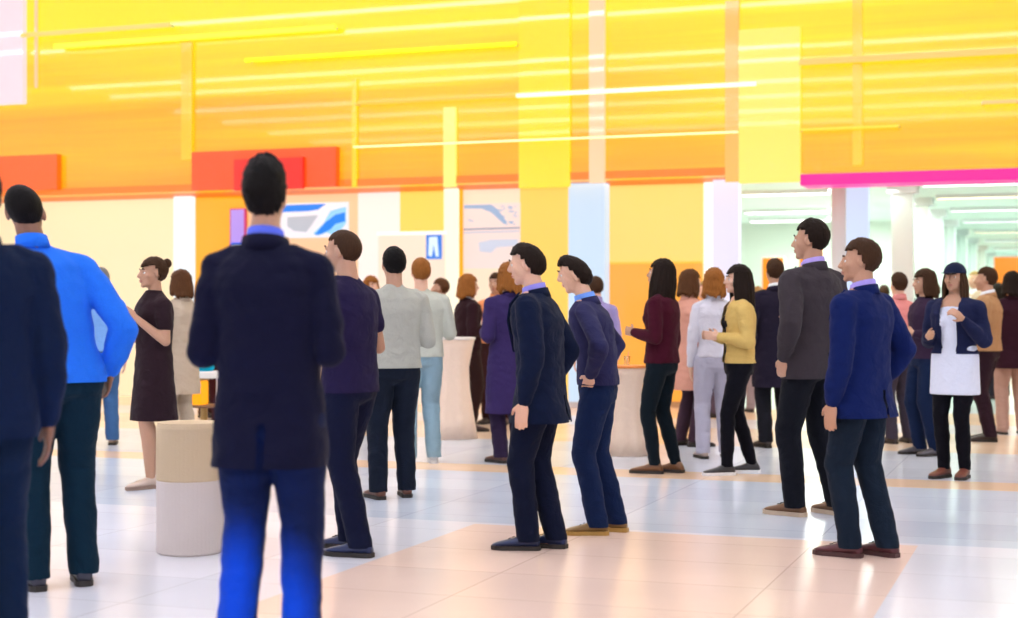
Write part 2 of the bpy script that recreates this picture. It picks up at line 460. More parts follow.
        for v in bm.verts:
            v.co.y = v.co.y*1.0 + .010; v.co.z += .25*v.co.y
        if not fem: put('shirt_collar', warp(bm), cloth(f'shirt{shirt}', shirt), body, True)
    bm = bmesh.new()
    zb = long if long else {'blazer': .80, 'coat': .55, 'open': .84, 'jacket': .90, 'shirt': .93, 'sweater': .90, 'tee': .92, 'dress': .50}[top]
    th = {'blazer': .026, 'coat': .028, 'open': .024, 'jacket': .030, 'shirt': .017, 'sweater': .021, 'tee': .018, 'dress': .024}[top]
    secs = []
    if zb < .8: 
        fl = .205 if top == 'dress' else .215
        secs += [(zb, (fl-.02)*W + th*.5, .175), ((zb+.85)/2, fl*W*.97, .16)]
    else: secs += [(zb, .172*W + th, .122 + th*.6)]
    if zb < .9: secs += [(.90, .170*W + th, .120 + th*.6)]
    waist = .135 if fem else .150
    secs += [(1.06, waist*W + th*1.15, .100 + th), (1.20, .155*W + th, .108 + th), (1.32, .172*W + th, .118 + th), (1.40, .165*W + th*.8, .104 + th*.7), (1.452, .105*W + th*.5, .078 + th*.4), (1.488, .066 + th*.3, .062)]
    if not coat: secs += [(1.50, .062, .060)]
    loft(bm, secs, 36, 2.3)
    if fem:
        for sx in (1, -1): ball(bm, (.072*sx, -.080, 1.27), (.068, .062, .066), 14)
    short = top in ('tee', 'dress') and sleeve != 'long' or sleeve == 'short'
    for i, sx in ((0, 1), (1, -1)):
        sh, el, wr, pd = J[i][3:]
        r0 = .056*W + th*.45
        tube(bm, [Vector((sh.x*.25, .012, 1.445)), Vector((sh.x*.65, .010, 1.418)), sh + Vector((0, .002, -.006))], [.040, .040 + th*.4, r0*.93], 16)
        if short:
            tube(bm, [Vector((sh.x*.55, .008, 1.385)), sh + Vector((0, 0, -.012)), sh.lerp(el, .55)], [r0*.95, r0, r0*.95], 16)
        else:
            w2 = el.lerp(wr, .93)
            tube(bm, [Vector((sh.x*.55, .008, 1.385)), sh + Vector((0, 0, -.012)), sh.lerp(el, .5), el, el.lerp(wr, .5), w2], [r0*.9, r0, r0*.95, .048*W + th*.5, .042*W + th*.5, .033 + th*.35], 16)
    b2 = remesh(bm, .0085, 9)
    wrinkle(b2, .0085 if coat else .006, 7, 12, seed)
    if coat:
        dead = []
        zv = {'blazer': 1.12, 'coat': .4, 'open': .4, 'jacket': 1.30}[top]
        for v in b2.verts:
            x, y, z = v.co
            if y < -.02 and z > zv and z < 1.50:
                w = {'blazer': max(0, (z - zv)/(1.46 - zv))*.078, 'coat': .045 + .03*max(0, z-1.1), 'open': .055 + .05*max(0, z-1.1), 'jacket': (z-zv)/.16*.05}[top]
                if abs(x) < w: dead.append(v)
            if top == 'blazer' and y > .05 and z < zb + .16 and abs(x) < .006: dead.append(v)
            if z > 1.472: dead.append(v)
        bmesh.ops.delete(b2, geom=list(set(dead)), context='VERTS')
        edge = [e for e in b2.edges if e.is_boundary]
        bmesh.ops.smooth_vert(b2, verts=list({v for e in edge for v in e.verts}), factor=.5, use_axis_x=True, use_axis_y=True, use_axis_z=True)
        bmesh.ops.recalc_face_normals(b2, faces=b2.faces)
    # trim a clean straight hem
    bmesh.ops.bisect_plane(b2, geom=b2.verts[:]+b2.edges[:]+b2.faces[:], plane_co=(0, 0, zb + .012), plane_no=(0, 0, 1), clear_inner=True) if not any(J[i][5].z < zb for i in (0, 1)) else None
    nm_ = {'blazer': 'blazer', 'coat': 'coat', 'open': 'jacket', 'jacket': 'jacket', 'shirt': 'shirt', 'sweater': 'sweater', 'tee': 'shirt', 'dress': 'dress'}[top]
    tm = cloth(f'top{tc}', tc)
    up = put(nm_, warp(b2), tm, body, True)
    if top == 'blazer':
        for sx in (1, -1):            # lapels and collar
            bm = bmesh.new()
            pts = [(.012*sx, -.150, 1.13), (.075*sx, -.150, 1.31), (.088*sx, -.118, 1.41), (.060*sx, -.060, 1.475), (.050*sx, -.080, 1.46), (.050*sx, -.135, 1.34)]
            f0 = [bm.verts.new((x*W, y, z)) for x, y, z in pts]
            f = bm.faces.new(f0); e = bmesh.ops.extrude_face_region(bm, geom=[f])
            for v in e['geom']:
                if isinstance(v, bmesh.types.BMVert): v.co.y -= .008
            bmesh.ops.recalc_face_normals(bm, faces=bm.faces)
            put('lapel', warp(bm), tm, up)
    if coat:
        bm = bmesh.new(); lathe(bm, [(.078, 1.430), (.092, 1.430), (.080, 1.486), (.072, 1.486)], 32)
        for v in list(bm.verts):
            if v.co.y < -.03: bm.verts.remove(v); continue
            v.co.y += .008; v.co.z += .22*v.co.y
        put('collar', warp(bm), tm, up, True)
    elif top == 'shirt':
        bm = bmesh.new(); lathe(bm, [(.064, 1.460), (.076, 1.460), (.068, 1.520), (.060, 1.520)], 32)
        for v in bm.verts: v.co.y += .010; v.co.z += .25*v.co.y
        put('collar', warp(bm), tm, up, True)
    body['_k'] = 0
    del body['_k']
    J['P'] = P; J['rz'] = rz; J['s'] = s
    return body, J

def hand_world(res, i, ahead=.09):
    """world point in the grip of hand i"""
    body, J = res
    wr, pd = J[i][5], J[i][6]
    p = (wr + pd*ahead) * J['s']
    return body.location + Matrix.Rotation(J['rz'], 3, 'Z') @ p

PEOPLE = {}
def P_(key, *a, **k): PEOPLE[key] = make_person(*a, **k)

NAVY = (.010, .018, .070); INK = (.006, .010, .030); BLK = (.008, .008, .012)
# --- nearest figures
P_('A1', -24, 676, 1.81, 175, 'dark-haired person in a navy jacket cut off by the left edge', hair='short', hc='black', skin='brown', top='blazer', tc=(.006, .02, .075), shirt=(.30, .45, .85), bc=(.005, .02, .06), wide=1.05)
P_('A2', 58, 586, 1.87, 168, 'man in a bright blue shirt and dark teal trousers at far left', hair='crop', hc='black', skin='brown', top='shirt', tc=(.018, .16, .78), bc=(.004, .035, .07), lean=.16, arms=('bent', 'pocket'), shoe=(.03, .03, .05), wide=1.14, head=-15, long=.88)
P_('E', 270, 672, 1.81, 192, 'dark-haired man seen from behind in a midnight navy blazer, tallest in the foreground', hair='tuft', hc='black', skin='tan', top='blazer', tc=(.007, .008, .042), shirt=(.10, .15, .75), bc=(.008, .018, .085), arms=('bent', 'bent'), lean=.02, long=.70, wide=.95, hs=.84)
P_('F', 350, 553, 1.72, 125, 'short-haired man in a purple navy sweater with hands held in front', hair='crop', hc='brown', skin='tan', top='sweater', tc=(.028, .018, .085), bc=(.008, .012, .05), arms=('bent', 'bent'), sleeve='short', shoe=(.01, .02, .08), lean=0, fwd=.05, feet=((.09, .10), (-.09, -.10)), head=5, long=.86)
P_('K', 541, 549, 1.645, 105, 'dark-haired man in a deep navy blazer with navy shoes, facing left', hair='short', hc='dark', skin='light', top='blazer', tc=(.006, .016, .062), shirt=(.28, .26, .75), bc=(.006, .012, .045), shoe=(.006, .016, .07), arms=('down', 'pocket'), fwd=.10, feet=((.06, -.09), (-.06, .04)), wide=1.16, long=.72)
P_('L', 598, 533, 1.60, 98, 'man in a light blue shirt under an open dusky purple jacket with tan shoes', hair='short', hc='dark', skin='light', top='open', tc=(.045, .045, .16), shirt=(.16, .34, .90), bc=(.010, .03, .12), belt=(.18, .08, .04), shoe=(.22, .12, .03), sole=(.45, .26, .06), arms=('akimbo', 'akimbo'), fwd=.19, feet=((.09, -.02), (-.09, .08)), long=.93)
P_('P', 812, 515, 1.86, 130, 'tall dark-haired man in a grey-brown blazer with brown shoes', hair='short', hc='dark', skin='tan', top='blazer', tc=(.085, .068, .082), shirt=(.45, .35, .80), bc=(.010, .012, .022), shoe=(.16, .07, .025), sole=(.55, .42, .30), arms=('pocket', 'bent'), wide=1.12, feet=((.12, -.06), (-.12, .06)), head=20)
P_('Q', 862, 556, 1.66, 120, 'brown-haired man in a royal blue blazer with maroon shoes', hair='short', hc='brown', skin='tan', top='blazer', tc=(.006, .022, .17), shirt=(.40, .32, .80), bc=(.014, .030, .060), shoe=(.10, .022, .03), sole=(.06, .02, .02), arms=('down', 'pocket'), wide=1.16, feet=((.08, -.06), (-.08, .08)), head=25, long=.76)
# --- middle distance
P_('C', 154, 487, 1.68, 70, 'dark-haired woman in a knee-length brown dress with bare legs', fem=True, hair='bun', hc='brown', skin='tan', top='dress', tc=(.045, .020, .030), bottom='none', shoe=(.55, .42, .34), sole=(.3, .2, .15), arms=('hold', 'bent'), wide=1.12, feet=((.09, -.08), (-.08, .06)))
P_('C2', 181, 452, 1.66, 140, 'person in a long pale tan coat behind the woman in the brown dress', fem=True, hair='bob', hc='chestnut', top='coat', tc=(.50, .40, .30), bc=(.5, .42, .33), shoe=(.4, .3, .2))
P_('D', 101, 445, 1.70, 175, 'person in a pale blue shirt and blue jeans behind the bright blue shirt', hair='short', hc='grey', top='shirt', tc=(.20, .42, .85), bottom='jeans', bc=(.05, .13, .30), shoe=(.3, .2, .12))
P_('G', 394, 498, 1.72, 165, 'dark-haired man in a pale grey sweater and charcoal trousers, brown shoes', hair='short', hc='black', skin='tan', top='sweater', tc=(.42, .42, .36), bc=(.014, .022, .045), shoe=(.13, .045, .025), arms=('bent', 'bent'), wide=1.05, feet=((.12, 0), (-.1, -.06)))
P_('H', 421, 463, 1.73, 170, 'ginger-haired person in a sage grey sweater and faded light jeans', hair='short', hc='ginger', skin='light', top='sweater', tc=(.52, .54, .46), bottom='jeans', bc=(.26, .40, .48), shoe=(.5, .5, .5), sole=(.7, .7, .7), arms=('bent', 'hold'), wide=1.06)
P_('I1', 468, 431, 1.68, -110, 'ginger-haired person in a dark brown jacket beside the narrow draped table', hair='bob', hc='ginger', skin='tan', top='jacket', tc=(.045, .012, .018), bc=(.05, .02, .018), shoe=(.05, .02, .02), arms=('bent', 'bent'))
P_('I2', 496, 424, 1.72, 20, 'person in an orange shirt with both hands raised to the chin', hair='short', hc='brown', skin='tan', top='shirt', tc=(.75, .30, .12), bc=(.07, .022, .02), shoe=(.04, .02, .02), arms=('raise', 'raise'))
P_('J', 509, 462, 1.70, 150, 'person in a long violet coat behind the deep navy blazer', fem=True, hair='bob', hc='ginger', skin='light', top='coat', tc=(.075, .045, .20), bc=(.05, .03, .09), shoe=(.1, .04, .03), arms=('bent', 'bent'), wide=1.15, long=.42)
P_('M', 662, 473, 1.70, 112, 'long-haired woman in a dark red top and black jeans', fem=True, hair='long', hc='dark', skin='tan', top='sweater', tc=(.105, .006, .026), bottom='slim', bc=(.006, .016, .026), shoe=(.17, .075, .03), arms=('bent', 'down'), wide=1.08, feet=((.08, -.06), (-.08, .06)), nod=-8)
P_('M2', 690, 446, 1.68, -120, 'woman in a long peach coat behind the dark red top', fem=True, hair='bob', hc='chestnut', skin='light', top='coat', tc=(.62, .30, .22), shirt=(.7, .5, .4), bc=(.10, .05, .08), arms=('hold', 'bent'))
P_('N', 739, 474, 1.65, 78, 'long-haired woman in a mustard jacket, black leggings and white-soled shoes', fem=True, hair='long', hc='dark', skin='light', top='open', tc=(.62, .42, .13), shirt=(.025, .018, .022), bottom='slim', bc=(.006, .006, .014), shoe=(.03, .03, .035), sole=(.8, .8, .8), arms=('bent', 'bent'), wide=1.1, feet=((.09, -.15), (-.09, .10)), long=.92)
P_('N2', 714, 458, 1.66, 170, 'blond person in a white top just left of the mustard jacket', fem=True, hair='bob', hc='ginger', skin='light', top='shirt', tc=(.62, .60, .66), bc=(.42, .40, .48), shoe=(.4, .3, .25))
P_('O', 775, 447, 1.78, 160, 'dark-haired person in a dark blue coat behind the grey-brown blazer', hair='short', hc='brown', skin='tan', top='coat', tc=(.03, .022, .05), bc=(.02, .02, .03), arms=('pocket', 'pocket'))
P_('R', 899, 443, 1.66, 150, 'person in a salmon pink shirt behind the royal blue blazer', fem=True, hair='short', hc='brown', skin='light', top='shirt', tc=(.72, .26, .24), bc=(.10, .08, .12), arms=('bent', 'down'))
P_('S', 955, 478, 1.66, 22, 'long-haired woman in a navy cap and open cardigan over a white shirt', fem=True, hair='cap', hc='brown', skin='tan', top='open', tc=(.022, .030, .110), shirt=(.70, .74, .92), bottom='slim', bc=(.006, .006, .014), shoe=(.16, .045, .03), arms=('hold', 'bent'), wide=1.18, long=1.0, shirt_low=.68, feet=((.07, 0), (-.09, -.03)))
P_('S2', 925, 455, 1.66, 60, 'brown-haired person in a plum top and dark blue jeans with grey boots', hair='bob', hc='brown', skin='tan', top='sweater', tc=(.07, .035, .085), bottom='jeans', bc=(.012, .03, .10), shoe=(.10, .09, .10), arms=('bent', 'bent'))
P_('T', 987, 441, 1.72, 100, 'person in a camel jacket with forearm raised, right of the navy cap', hair='short', hc='brown', skin='tan', top='jacket', tc=(.42, .23, .11), bc=(.05, .02, .035), arms=('hold', 'hold'), wide=1.15)
P_('U', 1012, 434, 1.70, 165, 'person in a dark maroon coat at the right edge', fem=True, hair='bob', hc='dark', skin='light', top='coat', tc=(.06, .014, .03), bc=(.45, .28, .22), shoe=(.4, .25, .2), long=.7)
# --- far crowd by the booths
P_('X1', 224, 424, 1.74, 150, 'person in a dark red jacket against the orange booth', hair='short', hc='brown', skin='brown', top='jacket', tc=(.16, .014, .012), bc=(.08, .01, .01))
P_('X2', 208, 417, 1.60, -60, 'person in a rust coloured shirt against the orange booth', fem=True, hair='bob', hc='ginger', skin='tan', top='shirt', tc=(.60, .12, .02), bc=(.10, .03, .02), arms=('hold', 'bent'))
P_('X3', 312, 424, 1.75, 60, 'blond person in a cream top below the blue swoosh board', hair='short', hc='blond', skin='light', top='shirt', tc=(.65, .55, .42), bc=(.3, .25, .3))
P_('X4', 371, 420, 1.70, -30, 'ginger-haired person in a purple shirt by the pale kiosk', hair='bob', fem=True, hc='ginger', skin='light', top='shirt', tc=(.14, .08, .20), bc=(.05, .03, .08))
P_('X5', 596, 436, 1.64, 170, 'brown-haired person in a lilac shirt by the blue-white column', hair='short', hc='brown', skin='light', top='shirt', tc=(.35, .30, .60), bc=(.2, .15, .2))
P_('X6', 441, 424, 1.66, 100, 'person in a maroon top holding an arm forward beside the draped table', hair='short', hc='chestnut', skin='tan', top='sweater', tc=(.13, .02, .06), bc=(.30, .28, .30), arms=('bent', 'bent'))
P_('Y1', 884, 402, 1.66, 160, 'far person in a grey coat, leftmost at the corridor mouth', hair='short', hc='brown', top='coat', tc=(.30, .28, .32), bc=(.1, .1, .12))
P_('Y2', 909, 404, 1.74, 20, 'far dark-haired person in a teal shirt at the corridor mouth', hair='short', hc='dark', skin='tan', top='shirt', tc=(.05, .20, .28), bc=(.05, .05, .09))
P_('Y3', 935, 398, 1.70, 170, 'far person in a white shirt in front of the corridor pillars', hair='short', hc='chestnut', skin='light', top='shirt', tc=(.75, .72, .72), bc=(.12, .08, .12))
P_('Y4', 975, 400, 1.88, 40, 'far bareheaded person in a beige jacket inside the corridor', hair='crop', hc='blond', skin='light', top='jacket', tc=(.50, .36, .26), bc=(.12, .08, .08))
P_('Y5', 998, 399, 1.70, 165, 'far dark-haired person in a rose top in front of the orange partition', fem=True, hair='bob', hc='dark', skin='light', top='shirt', tc=(.55, .22, .26), bc=(.06, .05, .07))
P_('Y6', 706, 417, 1.66, 60, 'far person in a rose shirt beside the pink-lit column', hair='short', hc='blond', skin='light', top='shirt', tc=(.62, .35, .38), bc=(.2, .14, .2))
P_('Y7', 758, 412, 1.60, 170, 'far person in a cream jumper in the white room', hair='short', hc='blond', skin='light', top='sweater', tc=(.72, .62, .46), bc=(.30, .24, .24))

# ------------------------------------------------------------------ floor
FY = 19.3      # front face of the lit fascia
WY = 20.35     # wall line under the fascia
CZ = 3.0       # height of the fascia's lower edge

def floor_mat():
    m, nt, b = nm('polished_stone_floor')
    N = nt.nodes.new; L = nt.links.new
    geo = N('ShaderNodeTexCoord'); sep = N('ShaderNodeSeparateXYZ'); L(geo.outputs['Object'], sep.inputs[0])
    # bands of stone parallel to the booths, reflected pink and blue tints painted in
    mr = N('ShaderNodeMapRange'); mr.inputs['From Min'].default_value = 0; mr.inputs['From Max'].default_value = 24
    L(sep.outputs['Y'], mr.inputs['Value'])
    rp = N('ShaderNodeValToRGB'); rp.color_ramp.interpolation = 'CONSTANT'
    L(mr.outputs[0], rp.inputs[0])
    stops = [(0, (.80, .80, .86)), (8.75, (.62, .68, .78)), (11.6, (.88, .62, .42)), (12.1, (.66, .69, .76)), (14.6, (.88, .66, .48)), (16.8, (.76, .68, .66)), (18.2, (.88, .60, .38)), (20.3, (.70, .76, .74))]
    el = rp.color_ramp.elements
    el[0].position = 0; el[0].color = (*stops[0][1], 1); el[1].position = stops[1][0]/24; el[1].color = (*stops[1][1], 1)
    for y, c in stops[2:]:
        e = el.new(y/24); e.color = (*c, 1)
    # blurred peach reflection painted into the slabs of the near band
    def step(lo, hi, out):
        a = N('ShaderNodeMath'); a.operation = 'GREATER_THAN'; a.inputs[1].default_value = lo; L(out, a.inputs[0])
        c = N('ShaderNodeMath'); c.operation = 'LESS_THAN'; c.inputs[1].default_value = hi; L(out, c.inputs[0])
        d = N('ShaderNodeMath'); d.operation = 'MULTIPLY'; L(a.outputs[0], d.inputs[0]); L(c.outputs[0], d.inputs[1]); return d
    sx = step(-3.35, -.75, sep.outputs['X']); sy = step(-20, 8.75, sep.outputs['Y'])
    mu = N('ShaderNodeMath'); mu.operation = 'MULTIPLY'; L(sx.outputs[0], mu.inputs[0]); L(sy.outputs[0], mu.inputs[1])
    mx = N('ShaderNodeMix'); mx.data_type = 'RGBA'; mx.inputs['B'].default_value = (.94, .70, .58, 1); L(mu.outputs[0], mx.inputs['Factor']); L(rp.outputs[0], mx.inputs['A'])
    # slab joints and stone variation
    br = N('ShaderNodeTexBrick'); br.offset = 0; br.inputs['Scale'].default_value = 1; br.inputs['Brick Width'].default_value = 1.3; br.inputs['Row Height'].default_value = .65
    br.inputs['Mortar Size'].default_value = .004; br.inputs['Color1'].default_value = (1, 1, 1, 1); br.inputs['Color2'].default_value = (.90, .91, .93, 1); br.inputs['Mortar'].default_value = (.72, .70, .70, 1)
    L(geo.outputs['Object'], br.inputs['Vector'])
    n = N('ShaderNodeTexNoise'); n.inputs['Scale'].default_value = 1.2; n.inputs['Detail'].default_value = 6; L(geo.outputs['Object'], n.inputs['Vector'])
    r2 = N('ShaderNodeMapRange'); r2.inputs['To Min'].default_value = .90; r2.inputs['To Max'].default_value = 1.08; L(n.outputs['Fac'], r2.inputs['Value'])
    m1 = N('ShaderNodeMix'); m1.data_type = 'RGBA'; m1.blend_type = 'MULTIPLY'; m1.inputs['Factor'].default_value = 1; L(mx.outputs['Result'], m1.inputs['A']); L(br.outputs['Color'], m1.inputs['B'])
    m2 = N('ShaderNodeMix'); m2.data_type = 'RGBA'; m2.blend_type = 'MULTIPLY'; m2.inputs['Factor'].default_value = 1; L(m1.outputs['Result'], m2.inputs['A']); L(r2.outputs[0], m2.inputs['B'])
    L(m2.outputs['Result'], b.inputs['Base Color'])
    b.inputs['Roughness'].default_value = .22; b.inputs['Specular IOR Level'].default_value = .6
    return m
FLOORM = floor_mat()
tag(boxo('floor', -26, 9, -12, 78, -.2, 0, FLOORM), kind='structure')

# ------------------------------------------------------------------ hall shell
white = plain('white_paint', (.82, .82, .82), .6)
warmw = plain('warm_white_paint', (.80, .78, .80), .6)
tag(boxo('wall_left', -26.2, -26, -12, 78, 0, 7.2, warmw), kind='structure')
tag(boxo('wall_right', 9, 9.2, -12, 78, 0, 7.2, warmw), kind='structure')
tag(boxo('wall_rear', -26, 9, -12.2, -12, 0, 7.2, warmw), kind='structure')
tag(boxo('ceiling', -26, 9, -12, FY, 7.2, 7.4, plain('hall_ceiling_paint', (.60, .56, .56), .7)), kind='structure')

# fascia: tall backlit coloured glass front
def fascia_mat():
    m, nt, b = nm('backlit_amber_glass')
    N = nt.nodes.new; L = nt.links.new
    tc = N('ShaderNodeTexCoord'); mp = N('ShaderNodeMapping'); mp.inputs['Scale'].default_value = (.05, .05, 1.5)
    L(tc.outputs['Object'], mp.inputs['Vector'])
    n = N('ShaderNodeTexNoise'); n.inputs['Scale'].default_value = 1; n.inputs['Detail'].default_value = 5; n.inputs['Roughness'].default_value = .62; L(mp.outputs[0], n.inputs['Vector'])
    sep = N('ShaderNodeSeparateXYZ'); L(tc.outputs['Object'], sep.inputs[0])
    # reflected streaks painted into the glow: warm orange towards the foot of the glass, lemon stripes across its upper part
    a = N('ShaderNodeMath'); a.operation = 'MULTIPLY_ADD'; a.inputs[1].default_value = .20; a.inputs[2].default_value = -.93; L(sep.outputs['Z'], a.inputs[0])
    mp2 = N('ShaderNodeMapping'); mp2.inputs['Scale'].default_value = (.16, .05, .22); mp2.inputs['Location'].default_value = (4.8, 0, 1.0); L(tc.outputs['Object'], mp2.inputs['Vector'])
    n2 = N('ShaderNodeTexNoise'); n2.inputs['Scale'].default_value = 1; n2.inputs['Detail'].default_value = 1; L(mp2.outputs[0], n2.inputs['Vector'])
    s = N('ShaderNodeMath'); s.operation = 'MULTIPLY_ADD'; s.inputs[1].default_value = 1.1; L(n.outputs['Fac'], s.inputs[0]); L(a.outputs[0], s.inputs[2])
    s2 = N('ShaderNodeMath'); s2.operation = 'MULTIPLY_ADD'; s2.inputs[1].default_value = .5; L(n2.outputs['Fac'], s2.inputs[0]); L(s.outputs[0], s2.inputs[2])
    rp = N('ShaderNodeValToRGB'); L(s2.outputs[0], rp.inputs[0])
    el = rp.color_ramp.elements
    el[0].position = .12; el[0].color = (1, .16, .0, 1); el[1].position = .95; el[1].color = (1, .86, .0, 1)
    e = el.new(.35); e.color = (1, .34, .0, 1); e = el.new(.58); e.color = (1, .50, .0, 1); e = el.new(.72); e.color = (1, .66, 0, 1)
    L(rp.outputs[0], b.inputs['Emission Color']); b.inputs['Emission Strength'].default_value = 1.0
    b.inputs['Base Color'].default_value = (.05, .015, 0, 1); b.inputs['Roughness'].default_value = .4
    g = N('ShaderNodeBsdfGlossy'); g.inputs['Roughness'].default_value = .035
    ms = N('ShaderNodeMixShader'); ms.inputs[0].default_value = .06
    L(b.outputs[0], ms.inputs[1]); L(g.outputs[0], ms.inputs[2]); L(ms.outputs[0], nt.nodes['Material Output'].inputs['Surface'])
    return m
tag(boxo('wall_back_upper', -26, 9, FY, FY+.25, CZ, 7.2, fascia_mat()), kind='structure')
tag(boxo('trim_1', -26, 9, FY+.25, WY+.12, CZ, CZ+.12, plain('orange_soffit_paint', (.95, .24, .01), .5)), kind='structure')
# dark orange edge strip along the foot of the glass
tag(boxo('trim_2', -26, atY(740, FY), FY-.03, FY, CZ, CZ+.10, glow('deep_orange_edge', (1, .22, 0), .9, .05)), kind='structure')

def panel(name, u0, u1, v0, v1, Y, depth, mat, label, cat, frame=None, group=None):
    x0, zt = atY(u0, Y, v0); x1, zb = atY(u1, Y, v1); xm = (x0+x1)/2
    o = empty(name, (xm, Y, zb)); tag(o, label, cat, group)
    hw = (x1-x0)/2; h = zt-zb
    o.location.y -= .004
    boxo('light_sheet' if mat.name.startswith('lit') else 'sheet', -hw, hw, -depth, 0, 0, h, mat, o, .004)
    if frame:
        bm = bmesh.new(); t = .02
        box(bm, -hw-t, hw+t, -depth*1.2, 0, -t, 0); box(bm, -hw-t, hw+t, -depth*1.2, 0, h, h+t)
        box(bm, -hw-t, -hw, -depth*1.2, 0, 0, h); box(bm, hw, hw+t, -depth*1.2, 0, 0, h)
        put('frame', bm, frame, o)
    return o

chrome = plain('brushed_steel', (.7, .7, .7), .3, 1)
lemon_frame = plain('lemon_frame', (.9, .7, .1), .4)
panel('lightbox', 0-60, 27, -40, 104, FY, .10, glow('lit_pale_pink', (1, .72, .78), .95, .10, .03), 'pale pink lit panel on the amber wall at top left', 'light box')
panel('lightbox', 520, 571, -60, 187, FY, .05, glow('lit_lemon', (1, .74, .0), .95, .08, .03), 'tall lemon yellow lit panel left of the pale upright strip', 'light box')
panel('lightbox', 740, 801, 31, 182, FY, .08, glow('lit_pale_lemon', (1, .80, .12), .98, .09, .03), 'pale yellow lit panel with a bright top edge on the amber wall', 'light box', frame=None)
panel('light_strip', 591, 606, -60, 183, FY, .09, glow('lit_blush', (1, .62, .34), 1.0, .12, .03), 'pale blush upright strip for the blurred upper part of the blue-white column', 'light strip')  # column's blurred upper part, built as a glowing strip
panel('light_strip', 445, 457, 108, 187, FY, .06, glow('lit_cream_strip', (1, .85, .18), 1.05, .08), 'short cream light strip above the narrow white column', 'light strip')
panel('light_strip', 183, 194, 42, 160, FY, .05, glow('lit_yellow_strip', (1, .56, .0), .95, .08), 'slim yellow light strip above the left white column', 'light strip')
panel('light_strip', 726, 740, 2, 182, FY, .06, glow('lit_apricot_strip', (1, .46, .06), 1.0, .12), 'apricot upright strip left of the pale yellow panel', 'light strip')
panel('light_strip', 853, 863, -60, 166, FY, .05, glow('lit_amber_strip', (1, .56, .0), 1.0, .10), 'slim amber upright strip above the magenta edge', 'light strip')
panel('mullion', 353, 358, 80, 187, FY, .04, glow('lit_gold', (1, .62, .0), 1.0, .08), 'thin gold mullion on the amber wall left of centre', 'mullion')
panel('mullion', 36, 38.5, -40, 88, FY, .04, glow('lit_pink_line', (1, .55, .30), 1.0, .10), 'thin pink mullion beside the pale pink panel', 'mullion')
# soft red glow along the foot of the glass, built as lit panels
panel('glow_panel', 236, 305, 160, 189, FY-.125, .06, glow('lit_red', (.85, .012, .0), 1.0, .05), 'red lit header box low on the amber wall', 'light box')
panel('glow_panel', 196, 340, 153, 187, FY, .12, glow('lit_vermilion', (1, .085, .0), 1.0, .05), 'wide vermilion glow panel behind the red one', 'light box')
panel('glow_panel', -70, 62, 160, 190, FY, .12, glow('lit_orange_red', (1, .12, .0), 1.0, .05), 'orange-red glow panel at the far left of the amber wall', 'light box')
# magenta edge on the right of the fascia
x0, x1 = atY(801, FY), 9
mg = boxo('magenta_edge', x0, x1, FY-.06, FY+.5, CZ-.155, CZ-.02, glow('lit_magenta', (1, .0, .30), 1.0, .03), None, .004)
tag(mg, 'magenta lit edge strip under the right end of the amber wall', 'edge strip')

steel = plain('lamp_rim', (.6, .6, .6), .4, .5)
# slim reflected streaks on the glass, built as glowing bars
streak = glow('lit_streak', (1, .80, .38), 1.6)
streakw = glow('lit_streak_white', (1, .82, .62), 1.5)
def streak_bar(u0, u1, vl, ur, mat, h, label):
    # rail is level in the place: give its height from the row at u0
    x0, z = atY(u0, FY, vl); x1 = atY(u1, FY)
    bm = bmesh.new(); box(bm, -(x1-x0)/2, (x1-x0)/2, -.16, -.115, -h/2, h/2, .004)
    o = empty('light_streak', ((x0+x1)/2, FY, z)); tag(o, label, 'light rail'); put('diffuser', bm, mat, o)
    for q in (-.98, .98):
        c = q*(x1-x0)/2; boxo('bracket', c-.012, c+.012, -.12, -.002, -.012, .012, steel, o)
streak_bar(358, 520, 105, 0, glow('lit_streak_dim', (1, .50, .06), 1.05), .030, 'dim gold modelled reflection rail left of the lemon panel')
streak_bar(520, 758, 97, 0, streakw, .05, 'brightest white modelled reflection rail across the centre of the amber wall')
streak_bar(358, 740, 148, 0, streak, .022, 'thin yellow modelled reflection rail across the lower middle of the amber wall')
streak_bar(801, 1018, 64, 0, glow('lit_streak_peach', (1, .52, .14), 1.05), .07, 'peach modelled reflection rail on the right of the amber wall')
streak_bar(801, 900, 131, 0, glow('lit_streak_gold', (1, .62, .05), 1.1), .03, 'short gold modelled reflection rail right of the pale yellow panel')
streak_bar(983, 1018, 104, 0, glow('lit_streak_pink', (1, .50, .18), 1.1), .04, 'short peach modelled reflection rail at the right edge')
streak_bar(27, 175, 37, 0, glow('lit_streak_apricot', (1, .58, .16), 1.05), .06, 'apricot modelled reflection rail beside the pale pink panel')
streak_bar(60, 340, 48, 0, glow('lit_streak_lemon', (1, .86, .05), 1.15), .07, 'lemon modelled reflection rail high on the left of the amber wall')
streak_bar(250, 520, 62, 0, glow('lit_streak_lemon2', (1, .90, .0), 1.15), .05, 'bright yellow modelled reflection rail ending at the lemon panel')

